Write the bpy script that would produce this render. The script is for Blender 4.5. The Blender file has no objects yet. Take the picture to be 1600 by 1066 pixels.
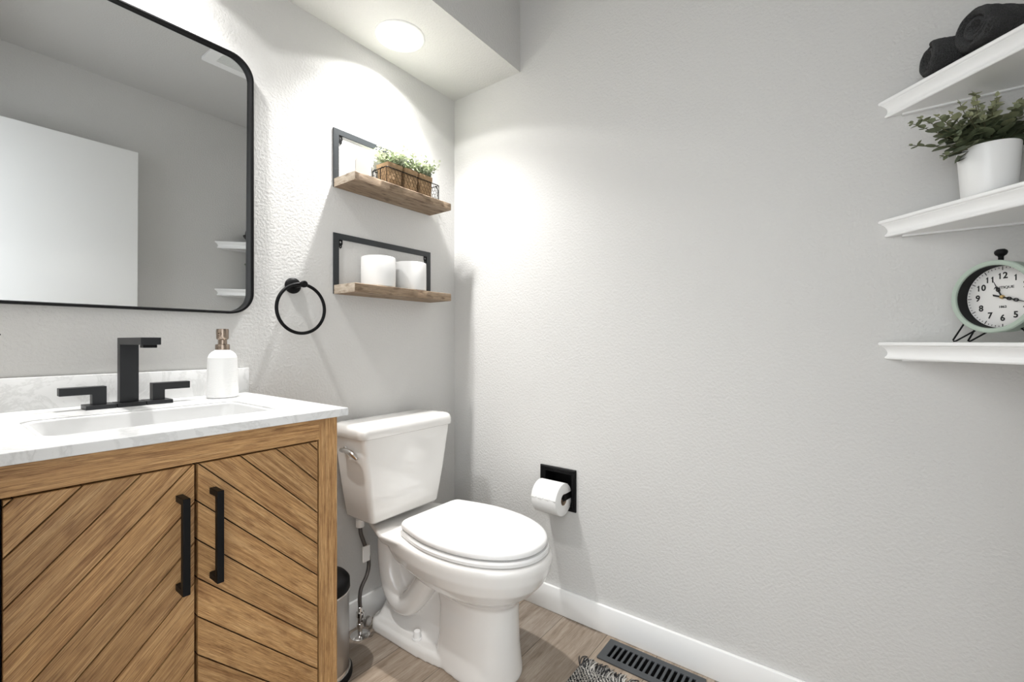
import bpy, bmesh, math, random
from mathutils import Vector, Matrix, noise
random.seed(7)
S = bpy.context.scene
COL = S.collection
pi = math.pi

# ------------------------------------------------------------------ camera
CAMP = Vector((-1.483, -1.440, 1.037))
cam = bpy.data.cameras.new('camera')
cam.sensor_width = 36.0
cam.lens = 36.0 * 703.0 / 1600.0
cam.clip_start = 0.01
camo = bpy.data.objects.new('camera', cam)
COL.objects.link(camo)
camo.location = CAMP
camo.rotation_euler = (math.radians(90), 0, math.radians(36.857 - 90))
S.camera = camo

# ------------------------------------------------------------------ light
W = bpy.data.worlds.new('world'); S.world = W; W.use_nodes = True
bg = W.node_tree.nodes['Background']
bg.inputs[0].default_value = (0.93, 0.97, 1.0, 1)
bg.inputs[1].default_value = 1.65
S.view_settings.view_transform = 'Standard'
S.view_settings.look = 'None'
S.view_settings.exposure = 1.06
S.view_settings.gamma = 1.0
S.view_settings.use_curve_mapping = False

FLOOD_W = (42.0, 29.0)      # main beam of each can
SPILL_W = 3.6       # wide spill cut off by the can's rim
LENS_E = 2.2

# ------------------------------------------------------------------ helpers
def mat(name, col=(.8, .8, .8), rough=.5, metal=0., bump=None, emit=None, spec=None, coat=0., sheen=0.):
    m = bpy.data.materials.new(name); m.use_nodes = True
    nt = m.node_tree; b = nt.nodes['Principled BSDF']
    b.inputs['Base Color'].default_value = (*col, 1)
    b.inputs['Roughness'].default_value = rough
    b.inputs['Metallic'].default_value = metal
    if spec is not None: b.inputs['Specular IOR Level'].default_value = spec
    if coat: b.inputs['Coat Weight'].default_value = coat; b.inputs['Coat Roughness'].default_value = .05
    if sheen: b.inputs['Sheen Weight'].default_value = sheen; b.inputs['Sheen Roughness'].default_value = .4
    if emit: b.inputs['Emission Color'].default_value = (*emit[0], 1); b.inputs['Emission Strength'].default_value = emit[1]
    if bump:
        sc, st, dist = bump
        tc = nt.nodes.new('ShaderNodeTexCoord')
        n = nt.nodes.new('ShaderNodeTexNoise'); n.inputs['Scale'].default_value = sc; n.inputs['Detail'].default_value = 3
        bp = nt.nodes.new('ShaderNodeBump'); bp.inputs['Strength'].default_value = st; bp.inputs['Distance'].default_value = dist
        nt.links.new(tc.outputs['Object'], n.inputs['Vector'])
        nt.links.new(n.outputs['Fac'], bp.inputs['Height']); nt.links.new(bp.outputs['Normal'], b.inputs['Normal'])
    return m

def ramp(nt, fac, stops):
    r = nt.nodes.new('ShaderNodeValToRGB')
    els = r.color_ramp.elements
    while len(els) < len(stops): els.new(.5)
    for e, (p, c) in zip(els, stops): e.position = p; e.color = (*c, 1)
    nt.links.new(fac, r.inputs[0]); return r.outputs[0]

def mix(nt, fac, a, b, mode='MIX'):
    m = nt.nodes.new('ShaderNodeMix'); m.data_type = 'RGBA'; m.blend_type = mode
    for sock, v in ((m.inputs[0], fac), (m.inputs[6], a), (m.inputs[7], b)):
        if hasattr(v, 'is_linked'): nt.links.new(v, sock)
        elif isinstance(v, tuple): sock.default_value = (*v, 1)
        else: sock.default_value = v
    return m.outputs[2]

def wood(name, cols, rot=(0, 0, 0), sc=1., stretch=14., rough=.5, attr=False, knots=.0, bumpd=.0006, fine=(.35, .75)):
    """grain runs along local X after rotating by rot"""
    m = bpy.data.materials.new(name); m.use_nodes = True
    nt = m.node_tree; b = nt.nodes['Principled BSDF']; N = nt.nodes.new; Lk = nt.links.new
    tc = N('ShaderNodeTexCoord'); mp = N('ShaderNodeMapping'); mp.vector_type = 'POINT'
    mp.inputs['Rotation'].default_value = rot
    src = tc.outputs['Object']
    Lk(src, mp.inputs['Vector'])
    vec = mp.outputs['Vector']
    if attr:
        a = N('ShaderNodeAttribute'); a.attribute_name = 'plank'
        ad = N('ShaderNodeVectorMath'); ad.operation = 'MULTIPLY_ADD'
        Lk(a.outputs['Color'], ad.inputs[0]); ad.inputs[1].default_value = (5, 5, 5); Lk(vec, ad.inputs[2]); vec = ad.outputs[0]
    st = N('ShaderNodeMapping'); st.inputs['Scale'].default_value = (1, stretch, stretch); Lk(vec, st.inputs['Vector']); v2 = st.outputs['Vector']
    n1 = N('ShaderNodeTexNoise'); n1.inputs['Scale'].default_value = 2.2 * sc; n1.inputs['Detail'].default_value = 5; n1.inputs['Distortion'].default_value = .6; Lk(v2, n1.inputs['Vector'])
    n2 = N('ShaderNodeTexNoise'); n2.inputs['Scale'].default_value = 17 * sc; n2.inputs['Detail'].default_value = 6; n2.inputs['Roughness'].default_value = .7
    st2 = N('ShaderNodeMapping'); st2.inputs['Scale'].default_value = (.55, stretch, stretch); Lk(vec, st2.inputs['Vector']); Lk(st2.outputs['Vector'], n2.inputs['Vector'])
    c1 = ramp(nt, n1.outputs['Fac'], [(.28, cols[0]), (.5, cols[1]), (.72, cols[2])])
    c2 = ramp(nt, n2.outputs['Fac'], [(fine[0], cols[3]), (fine[1], (1, 1, 1))])
    c = mix(nt, .92, c1, c2, 'MULTIPLY')
    if knots:
        n3 = N('ShaderNodeTexNoise'); n3.inputs['Scale'].default_value = 9 * sc; n3.inputs['Detail'].default_value = 4
        s3 = N('ShaderNodeMapping'); s3.inputs['Scale'].default_value = (1, 3, 3); Lk(vec, s3.inputs['Vector']); Lk(s3.outputs['Vector'], n3.inputs['Vector'])
        k = ramp(nt, n3.outputs['Fac'], [(.30, cols[4]), (.46, (1, 1, 1))])
        c = mix(nt, knots, c, k, 'MULTIPLY')
    if attr:
        hs = N('ShaderNodeHueSaturation'); Lk(c, hs.inputs['Color'])
        mr = N('ShaderNodeMapRange'); mr.inputs['To Min'].default_value = .84; mr.inputs['To Max'].default_value = 1.14
        sx = N('ShaderNodeSeparateColor'); Lk(a.outputs['Color'], sx.inputs[0]); Lk(sx.outputs[0], mr.inputs[0]); Lk(mr.outputs[0], hs.inputs['Value'])
        c = hs.outputs[0]
    Lk(c, b.inputs['Base Color']); b.inputs['Roughness'].default_value = rough
    bp = N('ShaderNodeBump'); bp.inputs['Strength'].default_value = .5; bp.inputs['Distance'].default_value = bumpd
    Lk(n2.outputs['Fac'], bp.inputs['Height']); Lk(bp.outputs['Normal'], b.inputs['Normal'])
    return m

def wall_mat(name, col):
    m = bpy.data.materials.new(name); m.use_nodes = True
    nt = m.node_tree; b = nt.nodes['Principled BSDF']; N = nt.nodes.new; Lk = nt.links.new
    b.inputs['Base Color'].default_value = (*col, 1); b.inputs['Roughness'].default_value = .62; b.inputs['Specular IOR Level'].default_value = .35
    tc = N('ShaderNodeTexCoord')
    n = N('ShaderNodeTexNoise'); n.inputs['Scale'].default_value = 125; n.inputs['Detail'].default_value = 2.0; n.inputs['Roughness'].default_value = .5
    Lk(tc.outputs['Object'], n.inputs['Vector'])
    r = ramp(nt, n.outputs['Fac'], [(.36, (0, 0, 0)), (.66, (1, 1, 1))])
    bp = N('ShaderNodeBump'); bp.inputs['Strength'].default_value = .55; bp.inputs['Distance'].default_value = .0010
    Lk(r, bp.inputs['Height']); Lk(bp.outputs['Normal'], b.inputs['Normal'])
    return m

class MB:
    """collects geometry in world coordinates; build() links it as one mesh object"""
    def __init__(s): s.bm = bmesh.new(); s.lay = None
    def attr(s):
        if s.lay is None: s.lay = s.bm.loops.layers.color.new('plank')
        return s.lay
    def box(s, a, b, bev=0., seg=2):
        x0, y0, z0 = (min(a[i], b[i]) for i in range(3)); x1, y1, z1 = (max(a[i], b[i]) for i in range(3))
        vs = [s.bm.verts.new(p) for p in ((x0,y0,z0),(x1,y0,z0),(x1,y1,z0),(x0,y1,z0),(x0,y0,z1),(x1,y0,z1),(x1,y1,z1),(x0,y1,z1))]
        fs = [s.bm.faces.new([vs[i] for i in f]) for f in ((0,3,2,1),(4,5,6,7),(0,1,5,4),(1,2,6,5),(2,3,7,6),(3,0,4,7))]
        if bev:
            es = list({e for f in fs for e in f.edges})
            bmesh.ops.bevel(s.bm, geom=es, offset=bev, segments=seg, affect='EDGES', profile=.5)
        return s
    def loft(s, rings, cap0=True, cap1=True, closed=True):
        R = [[s.bm.verts.new(p) for p in r] for r in rings]
        n = len(R[0])
        for a, b in zip(R[:-1], R[1:]):
            for i in range(n if closed else n - 1):
                j = (i + 1) % n
                s.bm.faces.new((a[i], a[j], b[j], b[i]))
        if cap0: s.bm.faces.new(R[0][::-1])
        if cap1: s.bm.faces.new(R[-1])
        return s
    def lathe(s, prof, c=(0, 0, 0), axis=(0, 0, 1), n=40, cap0=True, cap1=True):
        ax = Vector(axis).normalized(); q = ax.to_track_quat('Z', 'Y'); c = Vector(c)
        rings = []
        for r, h in prof:
            rings.append([c + q @ Vector((max(r, 1e-5) * math.cos(2*pi*i/n), max(r, 1e-5) * math.sin(2*pi*i/n), h)) for i in range(n)])
        return s.loft(rings, cap0, cap1)
    def tube(s, pts, r, n=10, closed=False, caps=True):
        pts = [Vector(p) for p in pts]; m = len(pts); rings = []
        up = None
        for i, p in enumerate(pts):
            if closed: t = pts[(i + 1) % m] - pts[i - 1]
            else: t = pts[min(i + 1, m - 1)] - pts[max(i - 1, 0)]
            t.normalize()
            if up is None:
                up = t.orthogonal().normalized()
            up = (up - t * up.dot(t)).normalized(); v = t.cross(up)
            rr = r[i] if isinstance(r, (list, tuple)) else r
            rings.append([p + (up * math.cos(2*pi*k/n) + v * math.sin(2*pi*k/n)) * rr for k in range(n)])
        if closed: rings.append(rings[0]); 
        s.loft(rings, caps and not closed, caps and not closed)
        if closed: bmesh.ops.remove_doubles(s.bm, verts=s.bm.verts, dist=1e-6)
        return s
    def plate(s, outer, holes, fn, t0, t1):
        """outer, holes: 2D loops; fn(u, v, t) gives a point; extruded from t0 to t1"""
        loops = [outer] + list(holes)
        faces_by_t = []
        L0 = []; L1 = []
        for lp in loops:
            L0.append([s.bm.verts.new(fn(u, v, t0)) for u, v in lp]); L1.append([s.bm.verts.new(fn(u, v, t1)) for u, v in lp])
        for a, b in zip(L0, L1):
            for i in range(len(a)):
                j = (i + 1) % len(a); s.bm.faces.new((a[i], a[j], b[j], b[i]))
        for LL in (L0, L1):
            es = []
            for lp in LL:
                for i in range(len(lp)):
                    e = s.bm.edges.get((lp[i], lp[(i + 1) % len(lp)])); es.append(e)
            bmesh.ops.triangle_fill(s.bm, use_beauty=True, use_dissolve=False, edges=es)
        return s
    def mesh(s, name):
        bmesh.ops.recalc_face_normals(s.bm, faces=s.bm.faces)
        me = bpy.data.meshes.new(name); s.bm.to_mesh(me); s.bm.free(); return me
    def build(s, name, m, parent=None, smooth=True, angle=40, bevel=0., bseg=2, origin=None, subsurf=0):
        me = s.mesh(name)
        o = bpy.data.objects.new(name, me); COL.objects.link(o)
        org = None
        if parent is not None:
            p = parent; org = Vector((0, 0, 0))
            while p is not None: org += p.location; p = p.parent
            o.parent = parent; me.transform(Matrix.Translation(-org))
        elif origin is not None:
            me.transform(Matrix.Translation(-Vector(origin))); o.location = origin
        for mm in (m if isinstance(m, (list, tuple)) else [m]): me.materials.append(mm)
        if smooth:
            for p in me.polygons: p.use_smooth = True
        if bevel:
            b = o.modifiers.new('bevel', 'BEVEL'); b.width = bevel; b.segments = bseg; b.limit_method = 'ANGLE'; b.angle_limit = math.radians(35)
            b.harden_normals = False
        if subsurf:
            q = o.modifiers.new('sub', 'SUBSURF'); q.levels = subsurf; q.render_levels = subsurf
        if smooth and angle < 180:
            me.set_sharp_from_angle(angle=math.radians(angle))
        return o

def thing(name, label, cat, loc, group=None):
    o = bpy.data.objects.new(name, None); COL.objects.link(o); o.location = loc; o.empty_display_size = .05
    return tag(o, label, cat, group)
def tag(o, label, cat, group=None):
    o['label'] = label; o['category'] = cat
    if group: o['group'] = group
    return o
def struct(o): o['kind'] = 'structure'; return o
def copy_tree(o, parent=None):
    c = o.copy(); COL.objects.link(c)
    if parent is not None: c.parent = parent
    for ch in [x for x in list(bpy.data.objects) if x.parent == o]: copy_tree(ch, c)
    return c

def rrect(cx, cy, hx, hy, r, n=6):
    pts = []
    for sx, sy, a0 in ((1, 1, 0), (-1, 1, pi/2), (-1, -1, pi), (1, -1, 1.5*pi)):
        for k in range(n + 1):
            a = a0 + k * pi/2 / n
            pts.append((cx + sx*(hx - r) + r*math.cos(a), cy + sy*(hy - r) + r*math.sin(a)))
    return pts
def sm(t): t = max(0, min(1, t)); return t*t*(3 - 2*t)
def circ(cx, cy, r, n=32): return [(cx + r*math.cos(2*pi*i/n), cy + r*math.sin(2*pi*i/n)) for i in range(n)]

# ------------------------------------------------------------------ materials
M = {}
M['wall'] = wall_mat('wall_paint', (.64, .632, .615))
M['ceil'] = wall_mat('ceiling_paint', (.62, .612, .595))
M['trim'] = mat('white_trim', (.92, .92, .91), .32)
M['black'] = mat('matte_black_metal', (.006, .006, .0065), .45, spec=.14)
M['framemetal'] = mat('painted_steel_frame', (.030, .034, .037), .38, 0., spec=.42)
M['blackflat'] = mat('black_flat', (.004, .004, .004), .8)
M['charcoal'] = mat('charcoal_metal', (.022, .023, .025), .42, .5, bump=(220, .15, .0004))
M['mirror'] = mat('mirror_silver', (.76, .775, .78), .012, 1.)
M['ceramic'] = mat('glazed_china', (.84, .825, .80), .09, spec=.6, coat=.4)
M['plastic'] = mat('white_seat_plastic', (.88, .875, .865), .22)
M['chrome'] = mat('chrome', (.75, .74, .73), .12, 1.)
M['steel'] = mat('brushed_steel', (.42, .41, .40), .28, 1.)
M['hose'] = mat('braided_hose', (.16,.15,.145), .35, .9, bump=(600, .8, .001))
M['bronze'] = mat('pump_bronze', (.36, .29, .235), .22, 1.)
M['whiteglaze'] = mat('white_stoneware', (.88, .88, .87), .3)
M['paper'] = mat('toilet_tissue', (.87, .865, .85), .9, bump=(260, .25, .0006))
M['card'] = mat('cardboard_core', (.35, .26, .18), .9)
M['towel'] = mat('charcoal_terry', (.022, .022, .023), .98, bump=(850, 1., .006), sheen=.15)
def _pile():
    nt = M['towel'].node_tree; b_ = nt.nodes['Principled BSDF']
    tc = nt.nodes.new('ShaderNodeTexCoord'); n_ = nt.nodes.new('ShaderNodeTexNoise'); n_.inputs['Scale'].default_value = 520; n_.inputs['Detail'].default_value = 2
    nt.links.new(tc.outputs['Object'], n_.inputs['Vector'])
    nt.links.new(ramp(nt, n_.outputs['Fac'], [(.38, (.006, .006, .006)), (.62, (.046, .046, .048))]), b_.inputs['Base Color'])
_pile()
M['leaf'] = mat('sage_leaf', (.115, .15, .075), .6)
M['stem'] = mat('leaf_stem', (.09, .085, .04), .7)
M['kraft'] = mat('kraft_paper', (.36, .235, .125), .8, bump=(70, .7, .004))
M['clockgreen'] = mat('mint_green_enamel', (.42, .50, .43), .45, bump=(60, .3, .001))
M['dial'] = mat('dial_white', (.80, .79, .77), .5)
M['ink'] = mat('black_ink', (.008, .008, .008), .6)
M['brass'] = mat('brass', (.5, .36, .16), .3, 1.)
M['lens'] = mat('light_lens', (1, 1, 1), .5, emit=((1., .985, .96), LENS_E))
M['duct'] = mat('duct_black', (.003, .003, .003), .9)
M['register'] = mat('register_grey_metal', (.075, .08, .086), .5, .3)
M['groovegrey'] = mat('shadow_gap_grey', (.10, .10, .10), .8)
M['basin'] = mat('basin_china', (.66, .66, .655), .25)
M['pale'] = mat('pale_grey_inset', (.50, .485, .46), .5)

oak = [(.37, .185, .066), (.57, .33, .135), (.69, .435, .205), (.34, .26, .19), (.42, .3, .2)]
M['oakH'] = wood('oak_rail', oak, (0, 0, 0), 2.6, 24, .5, knots=.5, fine=(.36, .60))
M['oakV'] = wood('oak_stile', oak, (0, pi/2, 0), 2.6, 24, .5, knots=.4, fine=(.36, .60))
M['oakL'] = wood('oak_planks_left', oak, (0, pi/4, 0), 2.6, 24, .5, attr=True, knots=.45, fine=(.36, .60))
M['oakR'] = wood('oak_planks_right', oak, (0, -pi/4, 0), 2.6, 24, .5, attr=True, knots=.45, fine=(.36, .60))
rus = [(.23, .155, .095), (.40, .30, .205), (.56, .46, .35), (.45, .39, .33), (.3, .22, .15)]
M['rustic'] = wood('rustic_pine', rus, (0, 0, 0), 2.0, 9, .7, knots=.9, bumpd=.002)
M['endgrain'] = wood('pale_end_grain', [(.40, .33, .25), (.54, .46, .37), (.66, .59, .50), (.6, .55, .5), (.35, .27, .2)], (0, 0, pi/2), 3., 2, .8, knots=.7, bumpd=.002)

def floor_mat():
    m = wood('wood_look_floor', [(.30, .245, .195), (.42, .355, .295), (.52, .46, .40), (.55, .50, .45), (.5, .42, .34)], (0, 0, 0), 1.6, 9, .38, knots=.4, fine=(.3, .7))
    nt = m.node_tree; N = nt.nodes.new; Lk = nt.links.new; b = nt.nodes['Principled BSDF']
    src = b.inputs['Base Color'].links[0].from_socket
    tc = N('ShaderNodeTexCoord'); mp = N('ShaderNodeMapping'); mp.inputs['Location'].default_value = (.31, .045, 0); Lk(tc.outputs['Object'], mp.inputs['Vector'])
    br = N('ShaderNodeTexBrick'); br.inputs['Scale'].default_value = 1.; br.inputs['Brick Width'].default_value = 1.1; br.inputs['Row Height'].default_value = .178
    br.inputs['Mortar Size'].default_value = .0012; br.inputs['Mortar Smooth'].default_value = .1
    br.inputs['Color1'].default_value = (.80, .83, .88, 1); br.inputs['Color2'].default_value = (1.12, 1.08, 1.02, 1); br.inputs['Mortar'].default_value = (.35, .33, .3, 1)
    br.offset = .37
    Lk(mp.outputs['Vector'], br.inputs['Vector'])
    c = mix(nt, 1., src, br.outputs['Color'], 'MULTIPLY'); Lk(c, b.inputs['Base Color'])
    return m
M['floor'] = floor_mat()

def quartz_mat():
    m = bpy.data.materials.new('white_quartz'); m.use_nodes = True
    nt = m.node_tree; b = nt.nodes['Principled BSDF']; N = nt.nodes.new; Lk = nt.links.new
    tc = N('ShaderNodeTexCoord')
    n = N('ShaderNodeTexNoise'); n.inputs['Scale'].default_value = 7; n.inputs['Detail'].default_value = 8; n.inputs['Distortion'].default_value = 2.2; n.inputs['Roughness'].default_value = .65
    Lk(tc.outputs['Object'], n.inputs['Vector'])
    c = ramp(nt, n.outputs['Fac'], [(.46, (.74, .74, .735)), (.50, (.64, .64, .635)), (.52, (.66, .66, .65)), (.56, (.74, .74, .735))])
    Lk(c, b.inputs['Base Color']); b.inputs['Roughness'].default_value = .2
    return m
M['quartz'] = quartz_mat()

def leaf_mat(name, c0, c1):
    m = bpy.data.materials.new(name); m.use_nodes = True
    nt = m.node_tree; b = nt.nodes['Principled BSDF']
    a = nt.nodes.new('ShaderNodeAttribute'); a.attribute_name = 'plank'
    sx = nt.nodes.new('ShaderNodeSeparateColor'); nt.links.new(a.outputs['Color'], sx.inputs[0])
    c = ramp(nt, sx.outputs[0], [(0, c0), (1, c1)]); nt.links.new(c, b.inputs['Base Color']); b.inputs['Roughness'].default_value = .6
    return m
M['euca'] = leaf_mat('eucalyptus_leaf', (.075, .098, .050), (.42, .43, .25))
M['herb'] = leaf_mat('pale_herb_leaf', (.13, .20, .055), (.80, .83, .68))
M['rugfringe'] = leaf_mat('rug_yarn', (.02, .02, .022), (.72, .69, .64))

def rug_mat():
    m = bpy.data.materials.new('woven_black_white'); m.use_nodes = True
    nt = m.node_tree; b = nt.nodes['Principled BSDF']; N = nt.nodes.new; Lk = nt.links.new
    tc = N('ShaderNodeTexCoord'); mp = N('ShaderNodeMapping'); mp.inputs['Rotation'].default_value = (0, 0, pi/4); Lk(tc.outputs['Object'], mp.inputs['Vector'])
    w = N('ShaderNodeTexWave'); w.inputs['Scale'].default_value = 34; w.inputs['Distortion'].default_value = 7; w.inputs['Detail'].default_value = 3; w.inputs['Detail Scale'].default_value = 6; Lk(mp.outputs['Vector'], w.inputs['Vector'])
    c = ramp(nt, w.outputs['Fac'], [(.42, (.018, .018, .02)), (.5, (.70, .67, .62))])
    Lk(c, b.inputs['Base Color']); b.inputs['Roughness'].default_value = .95
    bp = N('ShaderNodeBump'); bp.inputs['Distance'].default_value = .004; Lk(w.outputs['Fac'], bp.inputs['Height']); Lk(bp.outputs['Normal'], b.inputs['Normal'])
    return m
M['rug'] = rug_mat()

# ------------------------------------------------------------------ room shell
XL = -1.52; YB = -1.80; ZC = 2.43
SOF_Z = 2.13; SOF_Y = -.37
# floor with the duct opening under the register
def XY(z0=0):
    return lambda u, v, t: (u, v, t)
VX0, VX1, VY0, VY1 = -.140, -.028, -1.092, -.778
b = MB(); b.plate([(-2.8, -2.2), (.12, -2.2), (.12, .12), (-2.8, .12)], [[(VX0+.014, VY0+.02), (VX1-.014, VY0+.02), (VX1-.014, VY1-.02), (VX0+.014, VY1-.02)]], XY(), -.08, 0)
struct(b.build('floor', M['floor'], smooth=False))
b = MB(); b.box((XL-.1, YB-.12, ZC), (.12, .12, ZC+.1)); struct(b.build('ceiling', M['ceil'], smooth=False))
b = MB(); b.box((XL-.1, 0, 0), (.12, .12, ZC)); struct(b.build('wall_back', M['wall'], smooth=False))
# right wall with the recess for the paper holder
TPY0, TPY1, TPZ0, TPZ1 = -.628, -.472, .399, .555
b = MB(); b.plate([(YB-.12, 0), (0, 0), (0, ZC), (YB-.12, ZC)], [[(TPY0+.018, TPZ0+.018), (TPY1-.018, TPZ0+.018), (TPY1-.018, TPZ1-.018), (TPY0+.018, TPZ1-.018)]], lambda u, v, t: (t, u, v), 0, .12)
struct(b.build('wall_right', M['wall'], smooth=False))
b = MB(); b.box((XL-.1, YB-.12, 0), (0, YB, ZC)); struct(b.build('wall_front', M['wall'], smooth=False))
# left wall with the open doorway
DY0, DY1, DZ = -1.70, -.93, 2.05
b = MB(); b.plate([(YB, 0), (DY0, 0), (DY0, DZ), (DY1, DZ), (DY1, 0), (0, 0), (0, ZC), (YB, ZC)], [], lambda u, v, t: (t, u, v), XL-.1, XL)
struct(b.build('wall_left', M['wall'], smooth=False))
b = MB(); b.box((XL+.0, SOF_Y, SOF_Z), (0, 0, ZC))
# soffit box with holes for the two cans
sof = MB()
cans = [(-.431, -.150), (-1.165, -.150)]
CR = .066
sof.plate([(XL, SOF_Y), (0, SOF_Y), (0, 0), (XL, 0)], [circ(cx, cy, CR + .004, 40) for cx, cy in cans], XY(), SOF_Z, SOF_Z + .012)
sof.box((XL, SOF_Y, SOF_Z + .012), (0, SOF_Y + .012, ZC))
b.bm.free()
struct(sof.build('soffit', M['wall'], smooth=False))
# baseboards
BH = .0965
b = MB(); b.box((-.013, YB, 0), (0, -.013, BH), .003); struct(b.build('baseboard_right', M['trim'], angle=30))
b = MB(); b.box((-.90, -.013, 0), (0, 0, BH), .003); struct(b.build('baseboard_back', M['trim'], angle=30))
b = MB(); b.box((XL + .02, YB, 0), (-.013, YB + .013, BH), .003); struct(b.build('baseboard_front', M['trim'], angle=30))
b = MB(); b.box((XL, DY1 + .065, 0), (XL + .013, -.54, BH), .003); struct(b.build('baseboard_left', M['trim'], angle=30))
b = MB()
b.plate([(DY0 - .06, 0), (DY0, 0), (DY0, DZ), (DY1, DZ), (DY1, 0), (DY1 + .06, 0), (DY1 + .06, DZ + .06), (DY0 - .06, DZ + .06)], [], lambda u, v, t: (t, u, v), XL, XL + .014)
struct(b.build('trim_1', M['trim'], smooth=False, bevel=.003))
# open door leaf, folded back beside the front wall
d = MB(); d.box((-1.50, -1.700, .012), (-.722, -1.664, 2.03), .002)
dr = struct(d.build('door_1', M['trim'], angle=30, origin=(-1.50, -1.68, 0)))
k = MB(); k.lathe([(.03, 0), (.032, .004), (.014, .010), (.011, .03), (.024, .04), (.029, .052), (.024, .064), (.0, .068)], (-.775, -1.664, .95), (0, 1, 0), 28)
ko = k.build('door_knob', M['black'], dr)

# ceiling exhaust vent (seen in the mirror)
v = thing('exhaust_vent', 'white square exhaust fan grille on the ceiling, seen in the mirror', 'vent', (-.46, -1.04, ZC))
def dn(u, vv, t): return (u, vv, ZC - t)
b = MB(); b.plate(rrect(-.46, -1.04, .145, .125, .01, 3), [rrect(-.46, -1.04, .095, .075, .004, 2)], dn, 0.001, .014); b.build('frame', M['trim'], v, smooth=False, bevel=.004)
b = MB(); b.box((-.556, -1.116, ZC - .003), (-.364, -.964, ZC - .001)); b.build('backing', M['blackflat'], v, smooth=False)
b = MB()
for i in range(13):
    y = -1.112 + .012 * i
    b.box((-.556, y, ZC - .012), (-.364, y + .0062, ZC - .004))
b.build('slats', M['trim'], v, smooth=False)

# recessed cans
for i, (cx, cy) in enumerate(cans):
    t = thing('recessed_light', ['round white recessed ceiling light in the soffit above the toilet', 'round white recessed ceiling light in the soffit above the mirror'][i], 'ceiling light', (cx, cy, SOF_Z))
    b = MB(); b.lathe([(.0668, .004), (.0668, -.0030), (.072, -.0052), (.082, -.0045), (.088, -.0006), (.088, .0), ], (cx, cy, SOF_Z), n=64, cap0=False, cap1=False)
    b.build('trim_ring', M['trim'], t, angle=60)
    b = MB(); b.lathe([(.0668, .004), (.0630, .005), (.0630, .010)], (cx, cy, SOF_Z), n=64, cap0=False, cap1=False); b.build('baffle', M['groovegrey'], t, angle=60)
    b = MB(); b.lathe([(.0645, .004), (.0645, -.0022), (.063, -.0030), (.045, -.0036), (.0, -.004)], (cx, cy, SOF_Z), n=64, cap0=False, cap1=False); b.build('lens', M['lens'], t, angle=60)
    for en, ang, bl in ((FLOOD_W[i], 122, 1.), (SPILL_W, 138, .12)):
        l = bpy.data.lights.new('lamp', 'SPOT'); l.energy = en; l.spot_size = math.radians(ang); l.spot_blend = bl; l.shadow_soft_size = .026; l.color = (1, .992, .978)
        lo = bpy.data.objects.new('lamp', l); COL.objects.link(lo); lo.parent = t; lo.location = (0, 0, -.009)

# ------------------------------------------------------------------ mirror
t = thing('wall_mirror', 'large black framed mirror with rounded corners above the vanity', 'mirror', (-1.181, 0, 1.49))
def XZ(u, vv, tt): return (u, -tt, vv)
mx, mz, mhx, mhz = -1.181, 1.4915, .308, .3755
fr = MB(); fr.plate(rrect(mx, mz, mhx, mhz, .062, 12), [rrect(mx, mz, mhx - .009, mhz - .007, .055, 12)], XZ, .0, .026)
fr.build('frame', M['black'], t, angle=50, bevel=.002)
g = MB(); TL, YW = math.tan(math.radians(.46)), math.tan(math.radians(-.45))   # hung a touch out of true
g.plate(rrect(mx, mz, mhx - .0085, mhz - .0065, .0555, 12), [], lambda u, vv, tt: (u, -(tt + (vv - mz)*TL + (u - mx)*YW), vv), .006, .012)
g.build('glass', M['mirror'], t, smooth=False)

# ------------------------------------------------------------------ vanity cabinet
VL, VR, VF = -1.455, -.907, -.515
t = thing('vanity_cabinet', 'brown oak vanity cabinet with two chevron plank doors', 'cabinet', (-1.181, -.26, 0))
b = MB()
b.box((VL, -.002, .10), (VL + .018, VF + .02, .869)); b.box((VR - .018, -.002, .10), (VR, VF + .02, .869))
b.box((VL + .018, -.002, .10), (VR - .018, -.012, .869)); b.box((VL + .018, -.012, .10), (VR - .018, VF + .02, .118))
b.build('carcass', M['oakV'], t, smooth=False)
b = MB(); b.box((VL + .02, VF + .022, .118), (VR - .02, VF + .028, .86)); b.build('shadow_gap', M['blackflat'], t, smooth=False)
for x0, x1 in ((VL, VL + .043), (VR - .043, VR)):
    b = MB(); b.box((x0, VF, .0), (x1, VF + .022, .869)); b.build('stile', M['oakV'], t, smooth=False, bevel=.001)
    b = MB(); b.box((x0, -.004, .0), (x1, -.044, .10)); b.build('leg', M['oakV'], t, smooth=False, bevel=.001)
b = MB(); b.box((VL + .043, VF, .8215), (VR - .043, VF + .022, .869)); b.build('top_rail', M['oakH'], t, smooth=False, bevel=.001)
b = MB(); b.box((VL + .043, VF, .10), (VR - .043, VF + .022, .145)); b.build('bottom_rail', M['oakH'], t, smooth=False, bevel=.001)

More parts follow.
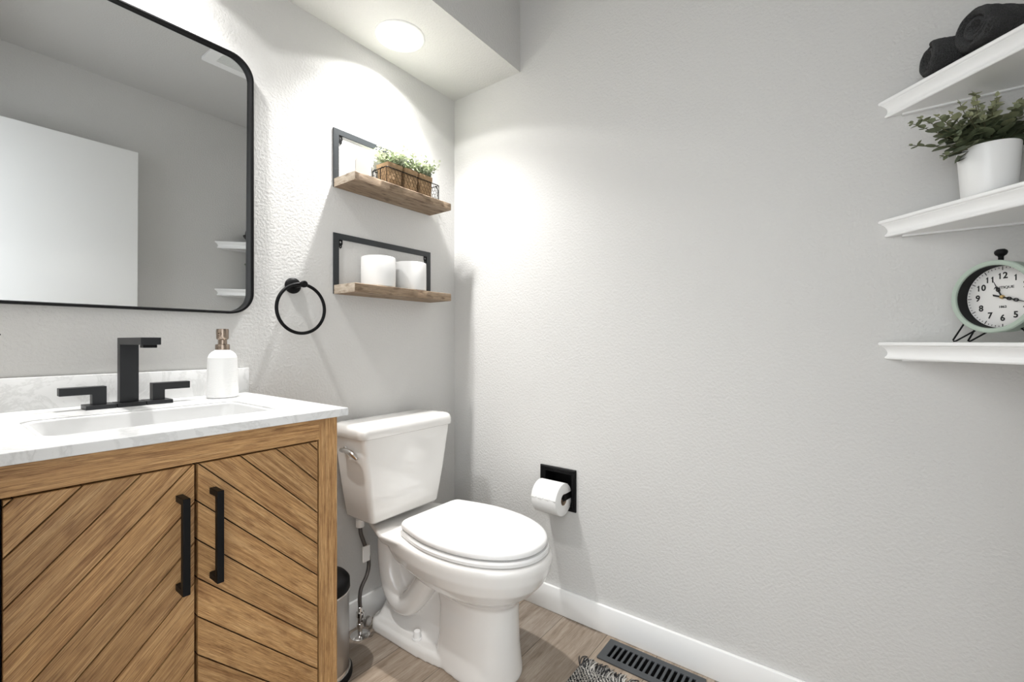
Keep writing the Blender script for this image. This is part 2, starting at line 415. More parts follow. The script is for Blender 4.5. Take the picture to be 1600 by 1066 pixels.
def clip(poly, n, c):   # keep n.p <= c
    out = []
    for i in range(len(poly)):
        p, q = poly[i], poly[(i + 1) % len(poly)]
        dp, dq = n[0]*p[0] + n[1]*p[1] - c, n[0]*q[0] + n[1]*q[1] - c
        if dp <= 0: out.append(p)
        if (dp < 0 < dq) or (dq < 0 < dp):
            s_ = dp / (dp - dq); out.append((p[0] + s_*(q[0]-p[0]), p[1] + s_*(q[1]-p[1])))
    return out
def chevron_door(x0, x1, z0, z1, sgn, zref, mm, hx, lab):
    """planks rise with slope sgn; zref = seam height at x=-1.18"""
    mb = MB(); lay = mb.attr()
    step = .0705 if sgn > 0 else .0681; g = .0022
    for k in range(-20, 20):
        lo = zref + k*step + g*.6; hi = zref + (k+1)*step - g*.6
        # line: z - sgn*(x+1.18) = c
        poly = [(x0, z0), (x1, z0), (x1, z1), (x0, z1)]
        n = (-sgn, 1.)
        poly = clip(poly, n, hi + sgn*1.18); 
        if len(poly) < 3: continue
        poly = clip(poly, (sgn, -1.), -(lo + sgn*1.18))
        if len(poly) < 3: continue
        A = sum(poly[i][0]*poly[(i+1) % len(poly)][1] - poly[(i+1) % len(poly)][0]*poly[i][1] for i in range(len(poly)))
        if abs(A) < 2e-5: continue
        col = (random.random(), random.random(), random.random(), 1)
        nf = len(mb.bm.faces)
        cx_ = sum(p[0] for p in poly)/len(poly); cz_ = sum(p[1] for p in poly)/len(poly)
        def ins(p, d):
            v_ = Vector((cx_-p[0], cz_-p[1])); L_ = v_.length; v_ = v_ / max(L_, 1e-6); return (p[0]+v_.x*d, p[1]+v_.y*d)
        rings = [[(p[0], VF + .018, p[1]) for p in poly], [(p[0], VF + .0012, p[1]) for p in poly], [(ins(p, .0012)[0], VF, ins(p, .0012)[1]) for p in poly]]
        mb.loft(rings)
        mb.bm.faces.ensure_lookup_table()
        for f in mb.bm.faces[nf:]:
            for lp in f.loops: lp[lay] = col
    # dark backing board behind the plank joints
    d_ = mb.build('door', mm, t, smooth=False)
    bb = MB(); bb.box((x0 + .001, VF + .008, z0 + .001), (x1 - .001, VF + .0195, z1 - .001)); bb.build('door_backing', M['groove'], d_, smooth=False)
    h = MB()
    zt, zb = .7665, .6145; w = .0055
    h.plate([(VF - .0005, zb - w), (VF - .0005, zb + w), (VF - .026, zb + w), (VF - .026, zt - w), (VF - .0005, zt - w), (VF - .0005, zt + w), (VF - .037, zt + w), (VF - .037, zb - w)], [], lambda u, vv, tt: (tt, u, vv), hx - w, hx + w)
    ho = h.build('handle', M['black'], d_, smooth=False, bevel=.0012)
    return d_
M['groove'] = mat('dark_groove', (.035, .020, .010), .9)
chevron_door(-1.4085, -1.1835, .148, .8185, 1., .7553 - .0705*3, M['oakL'], -1.2065, '')
chevron_door(-1.1785, -.9535, .148, .8185, -1., .7536 - .0681*3, M['oakR'], -1.1555, '')

# ------------------------------------------------------------------ countertop with sink
CT = .887
t = thing('countertop', 'white quartz vanity countertop with undermount sink and backsplash', 'countertop', (-1.18, -.27, .8695))
SX0, SX1, SY0, SY1 = -1.365, -.995, -.435, -.195
scx, scy, shx, shy = (SX0+SX1)/2, (SY0+SY1)/2, (SX1-SX0)/2, (SY1-SY0)/2
b = MB(); b.plate([(-1.467, -.5375), (-.893, -.5375), (-.893, -.001), (-1.467, -.001)], [rrect(scx, scy, shx, shy, .028, 6)], XY(), .8695, CT)
b.build('slab', M['quartz'], t, smooth=False, bevel=.0015)
b = MB(); b.box((-1.467, -.021, CT), (-.885, -.001, .958), .0012); b.build('backsplash', M['quartz'], t, angle=30)
b = MB()
rg = []
for z, dx in ((.8835, -.0006), (.878, -.0015), (.86, -.006), (.82, -.018), (.785, -.032), (.768, -.044), (.760, -.060), (.757, -.085)):
    rg.append([(x, y, z) for x, y in rrect(scx, scy, shx + dx, shy + dx, .03 + max(0, -dx)*.3, 6)])
b.loft(rg, cap0=False, cap1=True)
so = b.build('sink_basin', M['basin'], t, angle=60)
md = so.modifiers.new('sol', 'SOLIDIFY'); md.thickness = .008; md.offset = -1
b = MB(); b.lathe([(.0, .0035), (.018, .0035), (.022, .001), (.022, 0)], (scx, scy + .02, .7575), n=28, cap0=False); b.build('drain', M['charcoal'], t)

# ------------------------------------------------------------------ faucet
FX = -1.180
t = thing('faucet', 'matte black square faucet with two lever handles on the white countertop', 'faucet', (FX, -.1, CT))
b = MB()
b.box((FX - .0255, -.126, CT), (FX + .0255, -.074, CT + .009), .0008); b.build('spout_base', M['charcoal'], t, smooth=False)
b = MB(); b.box((FX - .0175, -.104, CT + .009), (FX + .0175, -.082, 1.0445)); b.box((FX - .0175, -.262, 1.0285), (FX + .0175, -.082, 1.0445))
b.bm.free()
b = MB(); b.plate([(-.082, CT + .009), (-.082, 1.0445), (-.262, 1.0445), (-.262, 1.029), (-.104, 1.029), (-.104, CT + .009)], [], lambda u, vv, tt: (tt, u, vv), FX - .0172, FX + .0172)
sp = b.build('spout', M['charcoal'], t, smooth=False, bevel=.001)
b = MB(); b.box((FX - .012, -.256, 1.0225), (FX + .012, -.232, 1.0292), .001); b.build('aerator', M['black'], sp, smooth=False)
for sg in (-1, 1):
    c = FX + sg * .0525
    b = MB(); b.box((c - .0255, -.126, CT), (c + .0255, -.074, CT + .009), .0008); b.build('handle_base', M['charcoal'], t, smooth=False)
    a = c - sg * .011
    pl = [(a, CT + .009), (a, .9365), (a + sg*.076, .9365), (a + sg*.076, .9195), (a + sg*.024, .9195), (a + sg*.024, CT + .009)]
    b = MB(); b.plate(pl, [], lambda u, vv, tt: (u, tt, vv), -.112, -.088)
    b.build('lever_handle', M['charcoal'], t, smooth=False, bevel=.001)

# ------------------------------------------------------------------ soap dispenser
sx, sy = -.985, -.100
t = thing('soap_dispenser', 'white ribbed soap dispenser with bronze pump beside the faucet', 'soap dispenser', (sx, sy, CT))
prof = [(.0, 0), (.034, 0), (.037, .003)]
n = 30
for i in range(n * 4 + 1):
    f = i / (n * 4); z = .004 + f * .100
    r = .0372 - .0032 * f + .0004 * math.cos(2*pi*i/4)
    prof.append((r, z))
prof += [(.0330, .108), (.0300, .115), (.0245, .121), (.018, .125), (.016, .127), (.0, .127)]
b = MB(); b.lathe(prof, (sx, sy, CT), n=56, cap0=False, cap1=False); b.build('bottle', M['whiteglaze'], t, angle=75)
b = MB(); b.lathe([(.0, .126), (.0165, .126), (.0168, .128), (.0168, .139), (.016, .141), (.0105, .142), (.0105, .153), (.0135, .155), (.0145, .157), (.0148, .178), (.0138, .182), (.0, .183)], (sx, sy, CT), n=40, cap0=False, cap1=False)
pu = b.build('pump', M['bronze'], t, angle=40)
b = MB(); b.lathe([(.0042, 0), (.0042, .004), (.0022, .0045), (.0015, .002), (0, .002)], (sx - .010, sy - .0105, CT + .170), (-.7, -.72, 0), n=16, cap1=False, cap0=False); b.build('nozzle', M['bronze'], pu)

# ------------------------------------------------------------------ towel ring
rx, rz = -.745, 1.2155
t = thing('towel_ring', 'empty round black towel ring on the wall between mirror and toilet', 'towel ring', (rx, 0, rz))
b = MB(); b.lathe([(.0, .0), (.0255, .0), (.0255, .006), (.022, .010), (.014, .0125), (.0, .013)], (rx, 0, rz), (0, -1, 0), n=40, cap0=False, cap1=False); b.build('backplate', M['black'], t)
b = MB(); b.lathe([(.0085, .010), (.0085, .066), (.0105, .067), (.0105, .076), (.009, .078), (.0, .078)], (rx, 0, rz), (0, -1, 0), n=28); b.build('post', M['black'], t)
b = MB(); R_ = .0775
b.tube([(rx + R_*math.sin(2*pi*i/72), -.056, rz - R_ + .001 + R_*math.cos(2*pi*i/72)) for i in range(72)], .0052, 12, closed=True); b.build('ring', M['black'], t)

# ------------------------------------------------------------------ two bracket shelves
def frame_shelf(z0, z1, ztop, label):
    t = thing('floating_shelf', label, 'shelf', (-.376, 0, z0), 'rustic plank wall shelves')
    x0, x1 = -.603, -.150
    b = MB(); 
    # board with slightly worn edges
    nx = 40
    rings = []
    for i in range(nx + 1):
        x = x0 + .0015 + (x1 - x0 - .003) * i / nx
        w = lambda k: .0012 * noise.noise(Vector((x*23, k*7.3, z0*11)))
        pr = [(-.002, z0), (-.065, z0), (-.1265, z0 + .0005 + abs(w(1))), (-.128 + w(2), z0 + .002 + abs(w(3))), (-.128 + w(4), z1 - .002 - abs(w(5))), (-.1265 + w(2), z1 - .0004), (-.065, z1), (-.002, z1)]
        rings.append([(x, y, z) for y, z in pr])
    b.loft(rings, True, True)
    for f in b.bm.faces: f.material_index = 0
    me_o = b.build('board', [M['rustic'], M['endgrain']], t, smooth=True, angle=30)
    for p in me_o.data.polygons:
        if len(p.vertices) > 4 and abs(p.normal.x) > .7: p.material_index = 1
    fr = MB(); fr.plate([(x0, z0 + .001), (x1, z0 + .001), (x1, ztop), (x0, ztop)], [[(x0 + .021, z1 - .01), (x1 - .021, z1 - .01), (x1 - .021, ztop - .021), (x0 + .021, ztop - .021)]], XZ, .0, .005)
    fr.build('bracket_frame', M['framemetal'], t, smooth=False, bevel=.0006)
    for xx in (x0 + .0285, x1 - .0285):
        h = MB(); zc = ztop - .036
        out = [(xx - .0075, zc + .0145), (xx + .0075, zc + .0145), (xx + .0075, zc + .0), (xx + .0045, zc - .006), (xx + .005, zc - .011), (xx, zc - .0165), (xx - .005, zc - .011), (xx - .0045, zc - .006), (xx - .0075, zc)]
        h.plate(out, [circ(xx, zc + .006, .0038, 12), circ(xx, zc - .009, .0026, 10)], XZ, .0005, .003)
        h.build('hanging_tab', M['black'], t, smooth=False)
    return t
frame_shelf(1.574, 1.603, 1.783, 'upper black-framed wood plank shelf holding a basket of small plants')
frame_shelf(1.201, 1.232, 1.416, 'lower black-framed wood plank shelf holding two toilet paper rolls')

# toilet paper rolls standing on the lower shelf
def tp_roll(c, axis, r, h, label, name='toilet_paper_roll', group=None):
    t = thing(name, label, 'toilet paper', c, group)
    b = MB(); pr = [(.0215, 0.0), (r - .003, 0), (r - .0008, .0012), (r, .004), (r + .0003, h*.5), (r, h - .004), (r - .0008, h - .0012), (r - .003, h), (.0215, h), (.0205, h - .002), (.0205, .002), (.0215, 0)]
    b.lathe(pr, c, axis, 64, False, False); b.build('paper', M['paper'], t, angle=60)
    b = MB(); b.lathe([(.0204, .001), (.0204, h - .001), (.0190, h - .001), (.0190, .001), (.0204, .001)], c, axis, 40, False, False); b.build('core', M['card'], t)
    return t
r1 = tp_roll((-.462, -.066, 1.2325), (0, 0, 1), .0610, .108, 'white toilet paper roll standing on the lower shelf, the left one', group='paper rolls on the lower shelf')
r2 = copy_tree(r1); r2.location = (-.312, -.0655, 1.2325)
r2['label'] = 'white toilet paper roll on the lower shelf, right one beside the bracket'

# small arched ornament behind the upper shelf's basket
ax, ay = -.540, -.058
t = thing('arched_ornament', 'small white arched ornament with pale inset on the upper plank shelf', 'ornament', (ax, ay, 1.603))
def arch(cx, z0, w, h, n=16):
    pts = [(cx - w, z0), (cx + w, z0)]
    for i in range(n + 1):
        a = pi * i / n; pts.append((cx + w*math.cos(a), z0 + h - w + w*math.sin(a)))
    return pts
b = MB(); b.plate(arch(ax, 1.603, .036, .094), [], lambda u, vv, tt: (u, tt, vv), ay - .022, ay + .022); oo = b.build('body', M['whiteglaze'], t, angle=40, bevel=.003, bseg=3)
b = MB(); b.plate(arch(ax, 1.606, .027, .080), [], lambda u, vv, tt: (u, tt, vv), ay - .0235, ay - .020); b.build('inset', M['pale'], t, smooth=False, bevel=.0008)

# wire basket with three kraft bag plants
BX0, BX1, BY0, BY1, BZ = -.461, -.205, -.112, -.030, 1.6035
t = thing('wire_basket', 'black chicken wire basket on the upper plank shelf around three paper pots', 'basket', ((BX0+BX1)/2, (BY0+BY1)/2, BZ))
def rr3(z, r=.006, g=0):
    return [(x, y, z) for x, y in rrect((BX0+BX1)/2, (BY0+BY1)/2, (BX1-BX0)/2 + g, (BY1-BY0)/2 + g, r, 3)]
b = MB(); b.tube(rr3(BZ + .062), .0016, 6, True); b.tube(rr3(BZ + .0018), .0014, 6, True)
for x in (BX0, BX1):
    for y in (BY0, BY1): b.tube([(x, y, BZ + .001), (x, y, BZ + .062)], .0014, 6)
b.build('frame', M['black'], t)
b = MB()
for x, s_ in ((BX0, -1), (BX1, 1)):
    yc = (BY0 + BY1)/2
    b = MB(); b.tube([(x, yc - .022, BZ + .060), (x + s_*.006, yc - .022, BZ + .061), (x + s_*.013, yc - .022, BZ + .050), (x + s_*.013, yc - .022, BZ + .012), (x + s_*.013, yc + .022, BZ + .012), (x + s_*.013, yc + .022, BZ + .050), (x + s_*.006, yc + .022, BZ + .061), (x, yc + .022, BZ + .060)], .0017, 6); b.build('handle', M['black'], t)
b = MB()
def hexnet(P, u0, u1, v0, v1, s_=.0085):
    # hexagon edges clipped to the panel
    W_ = s_*math.sqrt(3); rows = int((v1 - v0)/(1.5*s_)) + 2; cols = int((u1-u0)/W_) + 2; seen = set()
    for r_ in range(-1, rows):
        for c_ in range(-1, cols):
            cu = u0 + c_*W_ + (W_/2 if r_ % 2 else 0); cv = v0 + r_*1.5*s_
            pts = [(cu + s_*math.sin(pi/3*k), cv + s_*math.cos(pi/3*k)) for k in range(6)]
            for k in range(6):
                p, q = pts[k], pts[(k+1) % 6]
                key = (round((p[0]+q[0])*5000), round((p[1]+q[1])*5000))
                if key in seen: continue
                seen.add(key)
                if all(u0 <= w[0] <= u1 and v0 <= w[1] <= v1 for w in (p, q)):
                    b.tube([P(*p), P(*q)], .0005, 4)
hexnet(lambda u, vv: (u, BY0, vv), BX0, BX1, BZ + .001, BZ + .0625)
hexnet(lambda u, vv: (u, BY1, vv), BX0, BX1, BZ + .001, BZ + .0625)
hexnet(lambda u, vv: (BX0, u, vv), BY0, BY1, BZ + .001, BZ + .0625)
hexnet(lambda u, vv: (BX1, u, vv), BY0, BY1, BZ + .001, BZ + .0625)
b.build('wire_mesh', M['black'], t, smooth=False)

def leafpoly(mb, lay, base, d, up, ln, wd, col, cup=.15, fold=.25):
    d = Vector(d).normalized(); up = Vector(up); up = (up - d*up.dot(d)); up = up.normalized() if up.length > 1e-4 else d.orthogonal().normalized()
    sd = d.cross(up)
    base = Vector(base)
    prof = [(0, .0), (.12, .60), (.36, .96), (.66, .96), (.90, .58), (1., 0)]
    mid = []; lf = []; rt = []
    for tt, w in prof:
        c = base + d*ln*tt - up*ln*cup*tt*tt
        mid.append(mb.bm.verts.new(c))
        if 0 < tt < 1:
            lf.append(mb.bm.verts.new(c + sd*wd*w + up*wd*w*fold)); rt.append(mb.bm.verts.new(c - sd*wd*w + up*wd*w*fold))
    fs = []
    fs.append((mid[0], mid[1], lf[0])); fs.append((mid[0], rt[0], mid[1]))
    for i in range(3):
        fs.append((mid[i+1], mid[i+2], lf[i+1], lf[i])); fs.append((mid[i+1], rt[i], rt[i+1], mid[i+2]))
    fs.append((mid[4], mid[5], lf[3])); fs.append((mid[4], rt[3], mid[5]))
    for f in fs:
        F = mb.bm.faces.new(f)
        for lp in F.loops: lp[lay] = (*col, 1)

class NoRecalc(MB):
    def mesh(s, name):
        me = bpy.data.meshes.new(name); s.bm.to_mesh(me); s.bm.free(); return me

def bag_plant(cx, seed, label):
    rnd = random.Random(seed)
    cy = (BY0 + BY1)/2; z0 = BZ + .002
    t = thing('potted_herb', label, 'potted plant', (cx, cy, z0), 'paper bag plants in the wire basket')
    b = MB(); rings = []
    H = .083; nn = 5
    for k in range(13):
        f = k/12; z = z0 + H*f
        hx, hy = .0290 + .003*f, .0345 + .001*f
        if f > .76: hx += .0022; hy += .0022
        ring = []
        for i, (x, y) in enumerate(rrect(cx, cy, hx, hy, .007, nn)):
            w = noise.noise(Vector((x*55 + seed, y*55, z*60)))*.0022 * (1 if k else 0)
            dv = Vector((x - cx, y - cy)).normalized()
            ring.append((x + dv.x*w, y + dv.y*w, z + (noise.noise(Vector((x*30, y*30, seed)))*.004 if k == 12 else 0)))
        rings.append(ring)
    b.loft(rings, True, False)
    # inner wall and soil level
    b2 = [[(cx + (p[0]-cx)*.93, cy + (p[1]-cy)*.93, p[2]) for p in rings[-1]], [(cx + (p[0]-cx)*.90, cy + (p[1]-cy)*.90, z0 + .065) for p in rings[-1]]]
    b.loft([rings[-1]] + b2, False, True)
    b.build('paper_pot', M['kraft'], t, angle=60)
    f = NoRecalc(); lay = f.attr()
    for s_ in range(60):
        a = rnd.uniform(0, 2*pi); rad = rnd.uniform(0, .026)
        p = Vector((cx + rad*math.cos(a), cy + rad*math.sin(a)*.9, z0 + .066))
        out = Vector((math.cos(a)*rnd.uniform(.2, .75), math.sin(a)*rnd.uniform(.2, .6), 1)).normalized()
        L_ = rnd.uniform(.05, .088)
        for j in range(11):
            tt = .25 + .75*j/10
            q = p + out*L_*tt + Vector((out.x, out.y, 0))*L_*.3*tt*tt
            q.y = min(q.y, -.006)
            aa = j*2.4 + a
            dirv = Vector((math.cos(aa), math.sin(aa), rnd.uniform(.1, .9)))
            if q.y > -.014 and dirv.y > 0: dirv.y = -dirv.y
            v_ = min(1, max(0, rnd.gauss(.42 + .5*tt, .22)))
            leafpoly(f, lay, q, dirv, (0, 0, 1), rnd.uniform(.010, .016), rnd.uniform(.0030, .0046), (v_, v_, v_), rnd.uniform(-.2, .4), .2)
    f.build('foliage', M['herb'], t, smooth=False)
    return t
xs = [-.4165, -.3415, -.2660]
bag_plant(xs[0], 11, 'small pale-leaved plant in a brown paper pot, nearest the arched ornament')
bag_plant(xs[1], 23, 'small pale-leaved plant in a brown paper pot, middle one of the wire basket')
bag_plant(xs[2], 37, 'small pale-leaved plant in a brown paper pot, nearest the room corner')

# ------------------------------------------------------------------ toilet
TX = -.396; KX = -.409
t = thing('toilet', 'white two-piece toilet with closed lid between vanity and right wall', 'toilet', (TX, -.4, 0))
def egg(cx, yb, ym, yf, wb, wm, z, n=28, ef=2.15, rc=.25):
    """outline: front half a superellipse, back half easing to width wb with a flat back"""
    pts = []
    for i in range(n + 1):                       # front, from right (+x) round the tip to left
        a = -pi * i / n
        c, s_ = math.cos(a), math.sin(a)
        pts.append((cx + wm*math.copysign(abs(c)**(2/ef), c), ym - (ym - yf)*abs(s_)**(2/ef), z))
    m = 10; r = min(rc*(yb - ym), wb*.5)
    side = []
    for i in range(1, m + 1):
        f = i/m; y = ym + (yb - r - ym)*f
        w = wm + (wb - wm)*(1 - math.cos(f*pi/2)) 
        side.append((w, y))
    w_e = side[-1][0]
    arc = [(w_e - r + r*math.cos(k*pi/2/5), yb - r + r*math.sin(k*pi/2/5)) for k in range(1, 6)]
    sd = side + arc
    pts += [(cx - w, y, z) for w, y in sd]
    pts += [(cx + w, y, z) for w, y in reversed(sd)]
    return pts
b = MB()
secs = [  # z, yb, ym, yf, wb, wm
    (.0, -.36, -.50, -.632, .094, .103), (.012, -.36, -.50, -.634, .095, .104), (.10, -.37, -.50, -.626, .086, .094), (.19, -.37, -.50, -.624, .082, .088),
    (.230, -.36, -.49, -.626, .082, .090), (.255, -.32, -.47, -.646, .096, .110), (.285, -.26, -.45, -.686, .120, .144), (.32, -.21, -.445, -.720, .140, .168),
    (.355, -.19, -.445, -.737, .152, .1805), (.385, -.19, -.445, -.744, .157, .184), (.398, -.19, -.445, -.743, .157, .183), (.405, -.195, -.445, -.737, .152, .177)]
b.loft([egg(TX + .012*sm((.30 - z)/.08), yb, ym, yf, wb, wm, z) for z, yb, ym, yf, wb, wm in secs])
# deck that carries the tank
b.loft([[(TX + sx_*w*f_, y, z) for sx_, y, f_ in ((1, y0, .98), (1, -.205, 1), (1, y1, .62), (-1, y1, .62), (-1, -.205, 1), (-1, y0, .98))] for z, w, y0, y1 in ((.345, .115, -.34, -.075), (.368, .155, -.34, -.055), (.395, .172, -.34, -.045), (.405, .168, -.34, -.048))])
# rear body
b.loft([egg(TX, yb, -.2, -.44, wb, wm, z) for z, yb, wb, wm in ((.0, -.045, .075, .072), (.04, -.05, .066, .060), (.08, -.065, .042, .036), (.15, -.075, .036, .030), (.25, -.08, .040, .034), (.33, -.07, .080, .072), (.38, -.06, .12, .11))])
# foot
b.loft([egg(TX, -.040, -.22, -.55, wb, wm, z) for z, wb, wm in ((.0, .098, .100), (.026, .096, .098), (.036, .088, .090))])
# trapway bulge on both sides
for sg in (-1, 1):
    pth = [(.0, -.37, .31), (.030, -.34, .275), (.046, -.30, .225), (.050, -.255, .165), (.050, -.21, .125), (.050, -.165, .130), (.048, -.125, .175), (.046, -.105, .24), (.046, -.10, .31), (.04, -.10, .37)]
    P = [Vector((TX + sg*x, y, z)) for x, y, z in pth]
    # resample smooth
    Q = []
    for i in range(len(P) - 1):
        p0, p1, p2, p3 = P[max(i-1, 0)], P[i], P[i+1], P[min(i+2, len(P)-1)]
        for k in range(6):
            s_ = k/6
            Q.append(.5*((2*p1) + (p2-p0)*s_ + (2*p0-5*p1+4*p2-p3)*s_*s_ + (3*p1-p0-3*p2+p3)*s_**3))
    Q.append(P[-1])
    b.tube(Q, .041, 16)
bo = b.build('bowl', M['ceramic'], t, angle=180)
rm = bo.modifiers.new('remesh', 'REMESH'); rm.mode = 'VOXEL'; rm.voxel_size = .0036; rm.use_smooth_shade = True
smo = bo.modifiers.new('smooth', 'SMOOTH'); smo.factor = .5; smo.iterations = 12
for sg in (-1, 1):
    b = MB(); b.lathe([(.0165, 0), (.0165, .004), (.0125, .006), (.0118, .022), (.010, .026), (.0, .027)], (TX + sg*.068, -.277, .0365), n=28, cap1=False); b.build('bolt_cap', M['plastic'], t)
# seat and lid
b = MB(); b.loft([egg(TX, -.268, -.455, yf, wb, wm, z, rc=.12) for z, yf, wb, wm in ((.4065, -.726, .138, .169), (.409, -.732, .141, .1735), (.418, -.733, .142, .1745), (.4235, -.729, .139, .171))]); b.build('seat', M['plastic'], t, angle=35)
b = MB(); b.loft([egg(TX, -.272, -.455, yf, wb, wm, z, rc=.10) for z, yf, wb, wm in ((.4275, -.722, .136, .166), (.430, -.727, .139, .1695), (.440, -.728, .140, .1705), (.4465, -.724, .138, .167), (.4500, -.714, .131, .158), (.4510, -.69, .115, .14))]); b.build('seat_lid', M['plastic'], t, angle=50)
for sg in (-1, 1):
    b = MB(); b.box((TX + sg*.075 - .018, -.272, .404), (TX + sg*.075 + .018, -.238, .432), .006, 3); b.build('hinge', M['plastic'], t)
# tank
b = MB(); rg = []
for z, x0, x1, y0, y1, r in ((.4265, -.560, -.290, -.165, -.045, .016), (.429, -.571, -.279, -.178, -.034, .018), (.437, -.577, -.2720, -.184, -.028, .019), (.55, -.593, -.2480, -.188, -.022, .019), (.70, -.611, -.2225, -.192, -.016, .018), (.714, -.611, -.2220, -.192, -.016, .018)):
    rg.append([(x, y, z) for x, y in rrect((x0+x1)/2, (y0+y1)/2, (x1-x0)/2, (y1-y0)/2, r, 6)])
b.loft(rg); tank = b.build('tank', M['ceramic'], t, angle=50)
b = MB(); rg = []
for z, g, r in ((.7160, -.004, .026), (.7185, .0, .03), (.740, .0, .032), (.751, -.003, .034), (.757, -.009, .036), (.7595, -.020, .034), (.7605, -.05, .03)):
    rg.append([(x, y, z) for x, y in rrect(-.4175, -.107, .2085 + g, .0955 + g, max(r + min(g, 0)*.3, .01), 8)])
b.loft(rg); b.build('tank_lid', M['ceramic'], t, angle=60)
# flush lever on the tank's left front corner
b = MB(); b.lathe([(.0125, 0), (.0125, .004), (.009, .007), (.007, .016)], (-.6085, -.090, .672), (-1, 0, 0), n=24)
b.tube([(-.6235, -.082, .673), (-.6265, -.098, .675), (-.627, -.120, .677), (-.626, -.142, .672), (-.624, -.160, .663), (-.622, -.170, .655)], [.0065, .008, .009, .0095, .0085, .005], 14)
lv = b.build('flush_lever', M['chrome'], t)

# supply valve + hose
t = thing('water_supply_hose', 'chrome shutoff valve and braided hose rising to the toilet tank', 'supply hose', (-.536, -.062, 0))
vx, vy = -.536, -.062
b = MB(); b.lathe([(.0, .0), (.034, .0), (.034, .003), (.026, .008), (.012, .011), (.0, .011)], (vx, vy, .0), n=36, cap0=False, cap1=False); b.build('escutcheon', M['chrome'], t)
b = MB(); b.lathe([(.0085, .008), (.0085, .03), (.013, .031), (.013, .045), (.0105, .046), (.0105, .066), (.0135, .068), (.0135, .084), (.0095, .086), (.0085, .10), (.006, .102)], (vx, vy, 0), n=24)
b.lathe([(.008, 0), (.008, .016), (.006, .017), (.006, .026)], (vx, vy, .055), (.35, -1, 0), n=20)
vo = b.build('valve', M['chrome'], t, angle=35)
b = MB(); 
q = Vector((.35, -1, 0)).normalized(); c0 = Vector((vx, vy, .055)) + q*.024
b.lathe([(.016, 0), (.018, .003), (.018, .012), (.015, .014)], c0, q, n=10); b.build('valve_knob', M['steel'], vo)
P = [Vector(p) for p in ((vx, vy, .098), (vx - .002, vy, .13), (vx + .004, vy, .165), (vx + .024, vy - .002, .20), (vx + .033, vy - .003, .235), (vx + .028, vy - .003, .28), (vx + .012, vy, .33), (vx + .002, vy, .36), (vx, vy, .385))]
Q = []
for i in range(len(P) - 1):
    p0, p1, p2, p3 = P[max(i-1, 0)], P[i], P[i+1], P[min(i+2, len(P)-1)]
    for k in range(8):
        s_ = k/8; Q.append(.5*((2*p1) + (p2-p0)*s_ + (2*p0-5*p1+4*p2-p3)*s_*s_ + (3*p1-p0-3*p2+p3)*s_**3))
Q.append(P[-1])
b = MB(); b.tube(Q, .0068, 14); b.build('hose', M['hose'] if 'hose' in M else M['steel'], t)
b = MB(); b.lathe([(.011, 0), (.0145, .002), (.0145, .028), (.012, .030), (.010, .044)], (vx, vy, .382), n=10, cap0=True); b.build('coupling_nut', M['trim'], t, smooth=False)
b = MB(); b.box((vx + .004, vy - .014, .258), (vx + .030, vy - .008, .312)); 
tg = b.build('paper_tag', M['paper'], t, smooth=False)

# ------------------------------------------------------------------ waste bin
bx, by, br = -.735, -.135, .090
t = thing('pedal_bin', 'steel pedal bin with black lid standing between vanity and toilet', 'bin', (bx, by, 0))
b = MB(); b.lathe([(.0, .022), (br - .004, .022), (br, .026), (br, .265), (br - .003, .268), (.0, .268)], (bx, by, 0), n=72, cap0=False, cap1=False); b.build('body', M['steel'], t)
b = MB(); b.lathe([(.0, .0), (br + .004, .0), (br + .010, .005), (br + .010, .016), (br + .004, .024), (.0, .024)], (bx, by, 0), n=72, cap0=False, cap1=False); b.build('base_ring', M['black'], t)
b = MB(); b.lathe([(br + .0045, .0245), (br + .0015, .0245), (br + .0015, .030), (br + .0005, .034)], (bx, by, 0), n=72, cap0=False, cap1=False); b.build('base_band', M['chrome'], t)
b = MB(); b.lathe([(.0, .268), (br + .002, .268), (br + .003, .272), (br + .002, .296), (br - .006, .306), (br - .03, .312), (.0, .316)], (bx, by, 0), n=72, cap0=False, cap1=False); b.build('lid', M['black'], t)
b = MB(); b.lathe([(br + .0032, .267), (br + .0035, .270), (br + .0022, .2735)], (bx, by, 0), n=72, cap0=False, cap1=False); b.build('lid_band', M['chrome'], t)
b = MB(); b.box((bx - .02, by - br - .035, .004), (bx + .02, by - br + .01, .010), .002); b.build('pedal', M['black'], t)

# ------------------------------------------------------------------ recessed paper holder + roll
t = thing('toilet_paper_holder', 'square black recessed toilet paper holder set in the right wall', 'paper holder', (0, -.55, .477))
def YZ(u, vv, tt): return (-tt, u, vv)
cy, cz = (TPY0+TPY1)/2, (TPZ0+TPZ1)/2; hy = (TPY1-TPY0)/2
sq = lambda e: [(cy - hy + e, cz - hy + e), (cy + hy - e, cz - hy + e), (cy + hy - e, cz + hy - e), (cy - hy + e, cz + hy - e)]
b = MB(); rings = []
for e, tt in ((0, 0), (0, .007), (.003, .010), (.010, .010), (.013, .0055), (.019, .0055), (.021, .003), (.0215, -.062)):
    rings.append([YZ(u, vv, tt) for u, vv in sq(e)])
b.loft(rings, False, True)
b.build('recess_frame', M['black'], t, smooth=False)
for yy, s_ in ((TPY0 + .0215, 1), (TPY1 - .0215, -1)):
    b = MB()
    b.box((-.058, yy, .450), (.012, yy + s_*.004, .474), .0015)
    b.lathe([(.008, 0), (.008, .003), (.0, .004)], (-.050, yy, .461), (0, -s_, 0), n=16); b.build('arm', M['black'], t, smooth=False)

b = MB(); b.tube([(-.050, TPY0 + .024, .461), (-.050, TPY1 - .024, .461)], .0075, 16); b.build('roller', M['black'], t)
rt = tp_roll((-.0500, -.604, .4545), (0, 1, 0), .0585, .106, 'white toilet paper roll on the black holder in the right wall')
